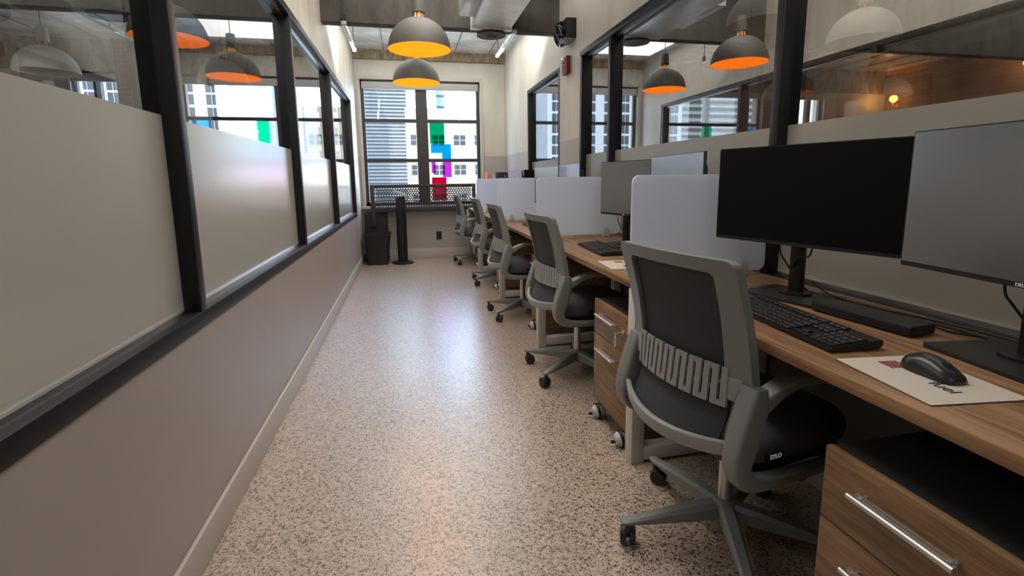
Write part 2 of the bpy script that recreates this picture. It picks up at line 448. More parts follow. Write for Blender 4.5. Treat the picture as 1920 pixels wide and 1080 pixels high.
bs = [(XLL, XRR, YE, YE + .25, 0, WZ0)]
prev = XLL; solid = []
for a, b in edges: solid.append((prev, a)); prev = b
solid.append((prev, XRR))
main = [s for s in solid if -1 < s[0] < 1.2 or s[0] > 1.2 or s[1] > -1]
walls('wall_far', bs + [(a, b, YE, YE + .25, WZ0, WZ1) for a, b in solid if not (-3.6 < a < -3.4)] + [(XL, XR, YE, YE + .25, WZ1, 3.15)], M['wall_band'], 'beige end wall around the tall window, grey below')
walls('wall_far_upper', [(XLL, XL - .11, YE, YE + .25, WZ1, 3.15), (XR + .115, XRR, YE, YE + .25, WZ1, 3.15)], M['concrete_rough'], 'rough weathered concrete above the side room windows')
walls('trim_2', [(-3.48, -2.8, YE - .02, YE + .25, WZ0, 3.0)], M['brick'], 'brown brick pier between the side room windows')
walls('wall_left_room', [(XLL - .1, XLL, YB, YE, 0, 3.15)], M['wall'], 'far plaster wall of the left side room')
walls('wall_right_room', [(XRR, XRR + .1, YB, YE, 0, 3.15)], M['brick_warm'], 'warm lit brick wall far beyond the right glazing')
walls('wall_near', [(XLL, XRR, YB - .1, YB, 0, 3.15)], M['wall'], 'plaster wall behind the camera')
# baseboards
bm = new(); box(bm, XL, XL + .014, YB, YE, 0, .115, bev=.004)
tag(obj('baseboard_left', bm, M['base']), 'pale painted baseboard along the left wall', 'baseboard', kind=S)
bm = new(); box(bm, XL, XR, YE - .014, YE, 0, .145, bev=.004)
tag(obj('baseboard_far', bm, M['base']), 'beige baseboard along the end wall', 'baseboard', kind=S)
bm = new(); box(bm, XR - .014, XR, YB, YE, 0, .115, bev=.004)
tag(obj('baseboard_right', bm, M['base']), 'baseboard behind the desks', 'baseboard', kind=S)

# glazed partitions: posts given by their near y edge
def partition(name, label, xf, side, posts, y0, y1, frost_z=1.338, depth=.11, top=FZ1, frostmat=True):
    """xf: face plane toward the corridor, side: -1 frame extends to -x, +1 to +x"""
    w = thing(name, label, 'window', kind=S)
    xa, xb = sorted((xf, xf + side * depth)); xg = xf + side * .045
    bm = new()
    e = .004
    xa2, xb2 = xa - e, xb + e
    box(bm, xa2, xb2, y0, y1, FZ0, FZ0 + .05, bev=.003)
    box(bm, xa2, xb2, y0, y1, top - .045, top, bev=.003)
    for p in posts: box(bm, xa2 + .001, xb2 - .001, p, p + .045, FZ0 + .045, top - .04, bev=.003)
    obj('frame', bm, M['frame'], w)
    bays = []
    ps = sorted(posts)
    for a, b in zip(ps, ps[1:]): bays.append((a + .045, b))
    for a, b in bays:
        for q0 in (FZ0 + .05, top - .057):
            bm = new(); box(bm, xg - .012, xg + .012, a, b, q0, q0 + .012); obj('glazing_track', bm, M['alu'], w, smooth=False)
        def quad(nm, x_, z0_, z1_, mt):
            v = [(x_, a, z0_), (x_, b, z0_), (x_, b, z1_), (x_, a, z1_)]
            plane_obj(nm, v if side < 0 else v[::-1], mt, w)
        quad('glass_pane', xf + side * .045, frost_z, top - .045, M['glass'] if side < 0 else M['glassr'])
        quad('frosted_pane', xf + side * .045, FZ0 + .062, frost_z, M['frost'])
    return w
partition('window_1', 'black framed glazing of the left wall with frosted lower panes', XL, -1, [-1.59, .005, 1.645, 3.285, 4.865, 6.525], YB, 6.57)
partition('window_2', 'black framed glazing above the desks with frosted lower panes', XR, 1, [-1.6, .05, 1.70, 3.35, 3.935], YB, 3.98)
partition('window_3', 'single black framed pane between the fire alarm and the end wall', XR, 1, [4.53, 5.745], 4.53, 5.79)
# exterior windows
wl = {(-.58, 1.08): 'tall end window with thick mullion and coloured film squares', (-2.8, -.85): 'side room window seen through the left glazing',
      (-4.0, -3.48): 'side room window beyond the brick pier'}
n = 4
for (a, b) in wins:
    w = thing('window_%d' % n, wl[(a, b)], 'window', kind=S); n += 1
    bm = new(); yw = YE + .06
    fw = .045
    box(bm, a, a + fw, yw, yw + .05, WZ0, WZ1); box(bm, b - fw, b, yw, yw + .05, WZ0, WZ1)
    box(bm, a, b, yw, yw + .05, WZ0, WZ0 + .05); box(bm, a, b, yw, yw + .05, WZ1 - .06, WZ1)
    box(bm, a + fw, b - fw, yw + .005, yw + .045, 1.955, 2.0); box(bm, a + fw, b - fw, yw + .005, yw + .045, 1.40, 1.445)
    if n == 5: box(bm, .165, .325, yw - .01, yw + .08, WZ0, WZ1)
    else: box(bm, (a + b) / 2 - .04, (a + b) / 2 + .04, yw - .01, yw + .06, WZ0, WZ1)
    obj('frame', bm, M['frame'] if n != 5 else M['guard'], w, smooth=False)
    plane_obj('glass_pane', [(a, yw + .03, WZ0), (b, yw + .03, WZ0), (b, yw + .03, WZ1), (a, yw + .03, WZ1)], M['wglass'], w)
    bm = new(); box(bm, a + .02, b - .02, yw - .055, yw - .005, WZ1 - .12, WZ1 - .025, bev=.008); obj('roller_blind', bm, M['blind'], w)
    if n == 5:
        bm = new()
        for q in ((a - .04, a, WZ0 - .02, WZ1 + .004), (b, b + .04, WZ0 - .02, WZ1 + .004), (a - .04, b + .04, WZ1 + .005, WZ1 + .05)):
            box(bm, q[0], q[1], YE - .012, YE + .004, q[2], q[3])
        obj('casing', bm, M['base'], w, smooth=False)
        bm = new(); box(bm, XL + .01, b + .04, YE - .07, YE + .06, WZ0 - .035, WZ0 - .002, bev=.004); obj('sill', bm, M['base'], w)
        yf = yw + .022
        def fl(nm, x0, x1, z0, z1, mt): plane_obj(nm, [(x0, yf, z0), (x1, yf, z0), (x1, yf, z1), (x0, yf, z1)], mt, w)
        fl('colour_film', .352, .56, 1.66, 1.955, M['green'])
        plane_obj('colour_film', [(.36, yf, 1.53), (.52, yf, 1.53), (.52, yf, 1.445), (.65, yf, 1.445), (.65, yf, 1.655), (.36, yf, 1.655)], M['cyan'], w)
        fl('colour_film', .52, .65, 1.18, 1.40, M['magenta'])
        fl('colour_film', .36, .42, 1.24, 1.40, M['magenta'])
        fl('colour_film', .36, .57, .85, 1.178, M['redf'])
    else:
        yf = yw + .022
        if a == -2.8:
            plane_obj('colour_film', [(-1.93, yf, 1.50), (-1.84, yf, 1.50), (-1.84, yf, 1.955), (-1.93, yf, 1.955)], M['green'], w)
            plane_obj('colour_film', [(-2.72, yf, 1.7), (-2.5, yf, 1.7), (-2.5, yf, 1.955), (-2.72, yf, 1.955)], M['cyan'], w)
            plane_obj('colour_film', [(-1.93, yf, 1.0), (-1.5, yf, 1.0), (-1.5, yf, 1.38), (-1.93, yf, 1.38)], M['redf'], w)

# ------------------------------------------------------------------ outside
def building(name, label, x0, x1, y, z0, z1, mat, wins_, group=None, d=12):
    b = thing(name, label, 'building', (0, 0, 0), group=group)
    bm = new(); box(bm, x0, x1, y, y + d, z0, z1); obj('facade', bm, mat, b, smooth=False)
    wins_(b, x0, x1, y, z0, z1)
    return b
def slats(step, th, x_in0=0, x_in1=0, nm='louvre_band'):
    def f(b, x0, x1, y, z0, z1):
        bm = new(); z = z0
        while z < z1:
            box(bm, x0 + x_in0, x1 - x_in1, y - .35, y, z, z + th); z += step
        obj(nm, bm, M['outd'], b, smooth=False)
    return f
def grid(nx, z_lo, z_hi, nz, w, h, panes=True, mat='outg', x_lo=0, x_hi=None):
    def f(b, x0, x1, y, z0, z1):
        bm = new()
        for (sx, sz) in ((-1, -1), (-1, 1), (1, -1), (1, 1)):
            box(bm, sx * w * .27 - w * .22, sx * w * .27 + w * .22, -.06, 0, sz * h * .27 - h * .22, sz * h * .27 + h * .22)
        first = obj('window_pane', bm, M[mat], b, smooth=False); me = first.data; n_ = 0
        xa, xb = x0 + x_lo, (x1 if x_hi is None else x0 + x_hi)
        for i in range(nx):
            for k in range(nz):
                if n_ == 0: o = first
                else:
                    o = bpy.data.objects.new('window_pane', me); C.objects.link(o); o.parent = b
                o.location = (xa + (i + .5) * (xb - xa) / nx, y, z_lo + (k + .5) * (z_hi - z_lo) / nz); n_ += 1
    return f
building('apartment_tower', 'white tower with dense grey horizontal louvres behind the tall window', -12.3, .8, 150, -60, 70, M['outw'], slats(1.02, .36, .9, .2, 'louvre_slat'))
building('office_building', 'cream building with four pane windows beyond the coloured film squares', .1, 14, 82, -30, 12.6, M['outc'], grid(4, -14, 10, 5, 1.9, 1.6))
building('apartment_tower', 'white tower with tall window columns beyond the brick pier', -33, -14.5, 60, -40, 60, M['outw'], grid(8, -4, 20, 9, 1.1, 2.4))
building('apartment_tower', 'pale balcony tower past the tall window columns, farther out', -62, -34, 80, -40, 70, M['outw'], slats(1.2, .5, .4, 9, 'balcony_slat'))
building('apartment_tower', 'slim balcony tower beside the blue sky gap', -23, -19.2, 105, -40, 60, M['outw'], slats(1.3, .6, .2, 1.2, 'balcony_slat'))
building('office_building', 'cream building seen past the last black post of the long glazing', -11.2, -8.2, 68, -30, 14, M['outc'], grid(2, -6, 12, 6, .9, 1.1))
building('apartment_tower', 'slim distant tower rising behind the cream building', 12, 15, 190, -60, 36, M['outb'], slats(4, .5, 0, 0, 'floor_slat'))
bm = new(); box(bm, -200, 200, 12, 400, -31, -30)
tag(obj('city_ground', bm, M['ground'], smooth=False), 'pale street level far below the windows', 'ground', kind=S)

# ------------------------------------------------------------------ desks
DX0, DX1, DZ = .84, 1.432, .74
dy = [(.305, 1.715), (1.718, 3.128), (3.131, 4.541), (4.544, 5.954), (5.957, 7.03)]
dlab = ['nearest wood top desk with two monitors, dock and mousepad', 'second wood top desk from the camera with grey screens', 'third wood top desk from the camera',
        'fourth wood top desk from the camera', 'farthest desk, next to the end window']
def leg_frame(y):
    bm = new()
    t = .055
    y0, y1 = y, y + .06
    box(bm, DX0 - .012, DX0 + .043, y0, y1, 0, .715, bev=.004)
    box(bm, DX1 - .06, DX1 - .005, y0, y1, 0, .715, bev=.004)
    box(bm, DX0 + .04, DX1 - .055, y0 + .001, y1 - .001, 0.012, .067, bev=.004)
    box(bm, DX0 + .04, DX1 - .055, y0 + .001, y1 - .001, .665, .712, bev=.004)
    return bm
desks = []
for i, (a, b) in enumerate(dy):
    d = thing('desk', dlab[i], 'desk', (0, 0, 0), group='row of wood top desks'); desks.append(d)
    bm = new(); box(bm, DX0, DX1, a, b, .712, DZ, bev=.0025); obj('tabletop', bm, M['wood'], d)
    obj('leg_frame', leg_frame(b - .061), M['legw'], d)
    if i == 0: obj('leg_frame', leg_frame(a + .002), M['legw'], d)
    bm = new(); box(bm, 1.05, 1.11, a + .07, b - .07, .66, .71, bev=.003); obj('crossbeam', bm, M['legw'], d)
    bm = new(); box(bm, 1.2, 1.34, a + .3, b - .3, .60, .608); box(bm, 1.2, 1.206, a + .3, b - .3, .60, .68); box(bm, 1.334, 1.34, a + .3, b - .3, .60, .712)
    box(bm, 1.2, 1.34, a + .3, a + .306, .60, .712); box(bm, 1.2, 1.34, b - .306, b - .3, .60, .712)
    obj('cable_tray', bm, M['blackm'], d, smooth=False)

# dividers
def divider(y, label):
    d = thing('desk_divider', label, 'divider', (0, y, DZ), group='frosted desk dividers')
    bm = new()
    pts = rrect(DX0 - .005, DX1, .018, .41, .03)
    prism(bm, pts, lambda u, v, t: (u, t, v), -.006, .006)
    obj('panel', bm, M['divider'], d)
    for cx in (.97, 1.33):
        bm = new()
        for s in (-1,):
            # tapered clamp gripping the panel
            a = [(-.022, -.016), (.022, -.016), (.022, .016), (-.022, .016)]
            lo = [bm.verts.new((cx + u, w * 1.35, 0)) for u, w in a]; mid = [bm.verts.new((cx + u * .82, w * 1.15, .04)) for u, w in a]; hi = [bm.verts.new((cx + u * .55, w * .8, .062)) for u, w in a]
            for p, q in ((lo, mid), (mid, hi)):
                for k in range(4): bm.faces.new((p[k], p[(k + 1) % 4], q[(k + 1) % 4], q[k]))
            bm.faces.new(lo[::-1]); bm.faces.new(hi)
        bmesh.ops.bevel(bm, geom=bm.edges[:], offset=.004, segments=2, affect='EDGES')
        obj('clamp', bm, M['clampc'], d)
    return d
for y, l in ((1.72, 'nearest frosted white desk divider, behind the near black monitor'), (3.13, 'second white desk divider, beside the second chair'),
             (4.56, 'third white desk divider from the camera, with a brown clamp'), (5.99, 'farthest white desk divider near the window')):
    divider(y, l)

# pedestals
def ped_caster(x, y):
    bm = new()
    lathe(bm, [(0, -.034), (.02, -.030), (.031, -.016), (.034, 0), (.031, .016), (.02, .030), (0, .034)], n=20)
    bmesh.ops.rotate(bm, verts=bm.verts[:], cent=(0, 0, 0), matrix=Matrix.Rotation(math.radians(80), 3, 'Y'))
    bmesh.ops.translate(bm, verts=bm.verts[:], vec=(x, y, .035))
    for f in bm.faces: f.material_index = 0
    k = len(bm.faces)
    cyl(bm, (x + .01, y, .035), (x + .01, y, .09), .012)
    cyl(bm, (x - .012, y, .035), (x + .0, y, .037), .0365, n=24)
    box(bm, x - .05, x - .03, y - .008, y + .008, .02, .03, bev=.003)
    bm.faces.ensure_lookup_table()
    for f in bm.faces[k:]: f.material_index = 1
    return bm
def pedestal(key, label, loc):
    p = thing('drawer_pedestal', label, 'drawer cabinet', loc, group='rolling wooden pedestals under the desks')
    W, D = .36, .50; z0, z1, zs = .088, .58, .42
    bm = new(); box(bm, .018, D, 0, W, z0, z1 - .012, bev=.002); obj('carcass', bm, M['woodp'], p)
    bm = new(); box(bm, .02, D, .002, W - .002, z1 - .012, z1 - .002); obj('shaded_top', bm, M['blackm'], p, smooth=False)  # black top stands in for the shade under the desk
    for (a, b) in ((zs + .002, z1), (z0, zs - .002)):
        bm = new(); box(bm, 0, .0175, .001, W - .001, a, b, bev=.0015); dr = obj('drawer', bm, M['woodp'], p)
        bm = new(); zh = b - .055
        cyl(bm, (-.03, .085, zh), (-.03, W - .085, zh), .006, n=12); cyl(bm, (-.03, .1, zh), (0, .1, zh), .004, n=8); cyl(bm, (-.03, W - .1, zh), (0, W - .1, zh), .004, n=8)
        box(bm, -.018, -.012, .09, W - .09, zh - .006, zh + .006)
        obj('handle', bm, M['satin'], dr)
    for cx, cy in ((.008, .05), (.008, W - .05), (D - .05, .05), (D - .05, W - .05)): obj('caster', ped_caster(cx, cy), [M['castwhite'], M['black']], p)
    if key:
        bm = new(); cyl(bm, (-.004, .04, .51), (.0, .04, .51), .010); cyl(bm, (-.03, .04, .51), (-.004, .04, .51), .003)
        lathe(bm, [(.012, -.001), (.012, .001)], c=(-.035, .04, .51), n=16)
        box(bm, -.037, -.034, .034, .046, .488, .512, bev=.001); box(bm, -.038, -.033, .032, .048, .452, .492, bev=.001)
        obj('key', bm, M['satin'], p)
    return p
pedestal(False, 'nearest wooden drawer pedestal with long metal handles, lower right corner', (.84, .43, 0))
pedestal(True, 'wooden drawer pedestal with a key and fob in its lock', (.845, 1.745, 0))
pedestal(False, 'wooden drawer pedestal behind the second chair', (.90, 3.17, 0))
pedestal(False, 'wooden drawer pedestal behind the third chair', (.875, 4.575, 0))
pedestal(False, 'farthest wooden drawer pedestal, behind the fourth chair', (.87, 5.957, 0))

# ------------------------------------------------------------------ chairs (local: faces +x)
def lerp(tab, v):
    for (a, fa), (b, fb) in zip(tab, tab[1:]):
        if v <= b: return fa + (fb - fa) * (v - a) / (b - a)
    return tab[-1][1]
LEAN = [(.40, -.20), (.455, -.205), (.53, -.175), (.61, -.165), (.70, -.178), (.80, -.200), (.945, -.245)]
CURV = [(.40, .075), (.455, .07), (.61, .045), (.80, .03), (.945, .022)]
def back(u, v, off=0):
    return (lerp(LEAN, v) - lerp(CURV, v) * (1 - (u / .23) ** 2) + off, u, v)
def grid_shell(bm, cols, t):
    """cols: list of columns, each list of (u,v); closed front/back shells of thickness t"""
    F = [[bm.verts.new(back(u, v, t / 2)) for u, v in c] for c in cols]
    B = [[bm.verts.new(back(u, v, -t / 2)) for u, v in c] for c in cols]
    nc, nr = len(cols), len(cols[0])
    for i in range(nc - 1):
        for j in range(nr - 1):
            bm.faces.new((F[i][j], F[i + 1][j], F[i + 1][j + 1], F[i][j + 1])); bm.faces.new((B[i][j], B[i][j + 1], B[i + 1][j + 1], B[i + 1][j]))
    for i in range(nc - 1):
        bm.faces.new((F[i][0], B[i][0], B[i + 1][0], F[i + 1][0])); bm.faces.new((F[i][-1], F[i + 1][-1], B[i + 1][-1], B[i][-1]))
    for j in range(nr - 1):
        bm.faces.new((F[0][j], F[0][j + 1], B[0][j + 1], B[0][j])); bm.faces.new((F[-1][j], B[-1][j], B[-1][j + 1], F[-1][j + 1]))

def make_chair(label):
    t = thing('office_chair', label, 'chair', group='grey mesh back office chairs along the desks')
    # U shaped frame
    outer = []; inner = []
    vb, vt, hw = .595, .945, .232
    r = .024; w = .062; wt = .036
    for k in range(9): outer.append((-hw - .004 * (1 - k / 8), vb + (vt - r - vb) * k / 8))
    for k in range(1, 7): a = PI - k / 6 * PI / 2; outer.append((-hw + r + r * math.cos(a), vt - r + r * math.sin(a)))
    for k in range(1, 10): outer.append((-hw + r + (2 * hw - 2 * r) * k / 10, vt))
    for k in range(0, 7): a = PI / 2 - k / 6 * PI / 2; outer.append((hw - r + r * math.cos(a), vt - r + r * math.sin(a)))
    for k in range(1, 9): outer.append((hw + .004 * k / 8, vt - r + (vb - vt + r) * k / 8))
    hi = hw - w; ri = .018; vti = vt - wt
    for k in range(9): inner.append((-hi - .0, vb + (vti - ri - vb) * k / 8))
    for k in range(1, 7): a = PI - k / 6 * PI / 2; inner.append((-hi + ri + ri * math.cos(a), vti - ri + ri * math.sin(a)))
    for k in range(1, 10): inner.append((-hi + ri + (2 * hi - 2 * ri) * k / 10, vti))
    for k in range(0, 7): a = PI / 2 - k / 6 * PI / 2; inner.append((hi - ri + ri * math.cos(a), vti - ri + ri * math.sin(a)))
    for k in range(1, 9): inner.append((hi, vti - ri + (vb - vti + ri) * k / 8))
    bm = new()
    cols = []
    for o, i_ in zip(outer, inner): cols.append([o, tuple(a * .5 + b * .5 for a, b in zip(o, i_)), i_])
    grid_shell(bm, cols, .026)
    bmesh.ops.bevel(bm, geom=[e for e in bm.edges if e.calc_face_angle(0) > 1.0], offset=.004, segments=2, affect='EDGES')
    obj('backrest_frame', bm, M['chair'], t, angle=40)
    # fabric
    bm = new(); NU, NV = 14, 16
    cols = [[(-.180 + .360 * i / NU, .452 + (.915 - .452) * j / NV) for j in range(NV + 1)] for i in range(NU + 1)]
    F = [[bm.verts.new(back(u, v, .008)) for u, v in c] for c in cols]; B = [[bm.verts.new(back(u, v, .002)) for u, v in c] for c in cols]
    for i in range(NU):
        for j in range(NV):
            bm.faces.new((F[i][j], F[i + 1][j], F[i + 1][j + 1], F[i][j + 1])); bm.faces.new((B[i][j], B[i][j + 1], B[i + 1][j + 1], B[i + 1][j]))
    obj('mesh_panel', bm, M['mesh'], t)
    # lumbar support: serpentine of slotted fingers
    bm = new(); zc, hh = .612, .052
    nb = 15; pitch = .37 / nb; bw = pitch * .66
    def piece(u0, u1, v0, v1):
        c = [[(u, v0), (u, v1)] for u in (u0, (u0 + u1) / 2, u1)]
        Fv = [[bm.verts.new(back(u, v, -.008)) for u, v in q] for q in c]; Bv = [[bm.verts.new(back(u, v, -.015)) for u, v in q] for q in c]
        for i in range(2):
            bm.faces.new((Fv[i][0], Fv[i + 1][0], Fv[i + 1][1], Fv[i][1])); bm.faces.new((Bv[i][0], Bv[i][1], Bv[i + 1][1], Bv[i + 1][0]))
            bm.faces.new((Fv[i][0], Bv[i][0], Bv[i + 1][0], Fv[i + 1][0])); bm.faces.new((Fv[i][1], Fv[i + 1][1], Bv[i + 1][1], Bv[i][1]))
        bm.faces.new((Fv[0][0], Fv[0][1], Bv[0][1], Bv[0][0])); bm.faces.new((Fv[2][0], Bv[2][0], Bv[2][1], Fv[2][1]))
    for k in range(nb):
        u = -.185 + pitch * (k + .5); top = k % 2
        sk = .004 if top else -.004
        piece(u - bw / 2, u + bw / 2, zc - hh, zc + hh)
        if k < nb - 1:
            if top: piece(u + bw / 2, u + pitch - bw / 2, zc + hh - .014, zc + hh)
            else: piece(u + bw / 2, u + pitch - bw / 2, zc - hh, zc - hh + .014)
            if k % 2 == 0: piece(u + bw / 2, u + pitch - bw / 2, zc + .004, zc + .016)
            else: piece(u + bw / 2, u + pitch - bw / 2, zc - .016, zc - .004)
    piece(-.215, -.18, zc - .03, zc + .03); piece(.18, .215, zc - .03, zc + .03)
    obj('lumbar_support', bm, M['chairlt'], t, smooth=False)
    # lower crossbar
    bm = new(); N = 16; rings = []
    for i in range(N + 1):
        u = -.215 + .43 * i / N; x, _, _ = back(u, .455); z = .468 - .022 * (1 - (u / .215) ** 2)
        pr = rrect(-.010, .010, -.021, .021, .006, 3)
        rings.append([bm.verts.new((x - .006 + a - b * .15, u, z + b)) for a, b in pr])
    for a, b in zip(rings, rings[1:]):
        for k in range(len(a)): bm.faces.new((a[k], a[(k + 1) % len(a)], b[(k + 1) % len(a)], b[k]))
    bm.faces.new(rings[0][::-1]); bm.faces.new(rings[-1])
    obj('crossbar', bm, M['chairlt'], t)
    # side arms: armrest + gusset + seat rail in one ribbon
    for s in (-1, 1):
        bm = new()
        y = s * .236
        arm = [(.145, .600, y, .012, .045), (.10, .613, y, .022, .055), (.03, .628, y, .024, .056), (-.04, .629, y, .025, .054), (-.095, .614, y, .028, .050), (-.140, .590, y, .040, .046), (-.172, .565, y, .04, .04)]
        sweep(bm, catmull(arm, 4))
        gus = [(-.170, .632, y, .040, .052), (-.176, .590, y, .062, .056), (-.190, .535, y, .070, .056), (-.206, .480, y, .068, .054), (-.214, .435, y, .058, .050), (-.196, .394, y, .048, .046), (-.150, .374, y, .038, .042), (-.08, .367, y, .028, .040), (.03, .366, y, .024, .038), (.14, .368, y, .020, .036), (.2, .372, y, .012, .03)]
        sweep(bm, catmull(gus, 4))
        cyl(bm, (-.19, y - .0262, .52), (-.19, y + .0262, .52), .006, n=10)
        obj('armrest', bm, M['chair'], t, angle=50)
    # seat
    bm = new(); prof = [(0, .388), (.80, .388), (.93, .392), (.985, .405), (1.0, .428), (.985, .452), (.94, .466), (.86, .474), (.5, .478), (0, .478)]
    n_ = 56; rings = []
    for rr, z in prof:
        if rr == 0: rings.append([bm.verts.new((.035, 0, z))]); continue
        ring = []
        for k in range(n_):
            a = 2 * PI * k / n_; ca, sa = math.cos(a), math.sin(a); e = .42
            px = .24 * math.copysign(abs(ca) ** e, ca); py = .222 * math.copysign(abs(sa) ** e, sa)
            ring.append(bm.verts.new((.035 + px * rr, py * rr, z)))
        rings.append(ring)
    for a, b in zip(rings, rings[1:]):
        for k in range(n_):
            k2 = (k + 1) % n_
            if len(a) == 1: bm.faces.new((a[0], b[k2], b[k]))
            elif len(b) == 1: bm.faces.new((a[k], a[k2], b[0]))
            else: bm.faces.new((a[k], a[k2], b[k2], b[k]))
    seat = obj('seat', bm, M['seatfab'], t)
    bm = new(); box(bm, -.03, .03, -.2255, -.2225, .415, .433, bev=.001); tg = obj('tag', bm, M['black'], seat)
    mw = Matrix.Translation((0, -.2262, .424)) @ Matrix.Rotation(PI / 2, 4, 'X')
    # under-seat pan + mechanism
    bm = new(); box(bm, -.16, .2, -.215, .215, .372, .389, bev=.006); obj('seat_pan', bm, M['black'], t)
    bm = new(); box(bm, -.1, .12, -.07, .07, .325, .374, bev=.01); cyl(bm, (.02, -.07, .345), (.03, -.2, .338), .005, n=8); box(bm, .015, .045, -.235, -.2, .332, .342, bev=.003)
    cyl(bm, (-.04, .07, .345), (-.04, .19, .338), .005, n=8)
    obj('tilt_mechanism', bm, M['black'], t)
    bm = new(); cyl(bm, (0, 0, .12), (0, 0, .33), .021, n=24); obj('column', bm, M['satin'], t)
    bm = new(); lathe(bm, [(0, .062), (.03, .064), (.038, .075), (.038, .125), (.030, .135), (0, .135)], n=30); obj('hub', bm, M['chair'], t)
    return t
def add_base(t, phase):
    R = .315
    for k in range(5):
        a = math.radians(phase + 72 * k); ca, sa = math.cos(a), math.sin(a)
        def P(r, s, z): return (ca * r - sa * s, sa * r + ca * s, z)
        bm = new(); secs = []
        for (r, w, z0, z1) in ((.02, .024, .075, .130), (.10, .0235, .074, .126), (.20, .020, .076, .112), (.29, .017, .078, .098), (.33, .016, .080, .094), (.337, .011, .082, .091)):
            secs.append([bm.verts.new(P(r, s * w * f, z)) for s, z, f in ((-1, z0, .75), (1, z0, .75), (1, z0 + (z1 - z0) * .75, 1), (1, z1, .62), (-1, z1, .62), (-1, z0 + (z1 - z0) * .75, 1))])
        for p, q in zip(secs, secs[1:]):
            for j in range(6): bm.faces.new((p[j], p[(j + 1) % 6], q[(j + 1) % 6], q[j]))
        bm.faces.new(secs[0][::-1]); bm.faces.new(secs[-1])
        obj('leg', bm, M['chair'], t, angle=30)
        bm = new()
        cx, cy, _ = P(R, 0, 0); sw = a + math.radians(random.choice((35, -50, 70, 20)))
        dx, dy_ = math.cos(sw), math.sin(sw)
        cyl(bm, (cx, cy, .05), (cx, cy, .082), .009, n=12)
        ox, oy = cx - dx * .014, cy - dy_ * .014
        for s in (-1, 1):
            c0 = Vector((ox - dy_ * s * .006, oy + dx * s * .006, .029)); c1 = Vector((ox - dy_ * s * .023, oy + dx * s * .023, .029))
            cyl(bm, c0, c1, .029, .0265, n=22); cyl(bm, c1, c1 + (c1 - c0) * .05, .012, .011, n=14)
        cyl(bm, (ox, oy, .034), (cx, cy, .058), .014, .010, n=12)
        obj('caster', bm, M['rubber'], t)
chairs = [((.94, 1.23), 9, 166, 'nearest grey mesh back office chair, half under the near desk'),
          ((.95, 2.63), 4, 142, 'second grey office chair from the camera, beside the key pedestal'),
          ((.92, 3.92), 2, 145, 'third grey office chair from the camera'),
          ((.95, 5.27), 2, 140, 'fourth grey office chair from the camera'),
          ((.88, 6.63), 3, 146, 'farthest grey office chair, next to the end window')]
proto = make_chair(chairs[0][3])
clones = [proto] + [dup(proto, (c[0][0], c[0][1], 0), math.radians(c[1]), c[3]) for c in chairs[1:]]
for cobj, c in zip(clones, chairs):
    cobj.location = (c[0][0], c[0][1], 0); cobj.rotation_euler = (0, 0, math.radians(c[1]))
    add_base(cobj, c[2])
# tag lettering on the nearest chair
seat0 = [o for o in proto.children if o.name.startswith('seat') and not o.name.startswith('seat_')][0]
for o in seat0.children:
    o.location = (-.075, -.0045, -.0)
text_mesh('tag_lettering', 'SYLO', .017, M['white'], seat0, Matrix.Translation((-.075, -.2305, .424)) @ Matrix.Rotation(PI / 2, 4, 'X'), bold=.0005)

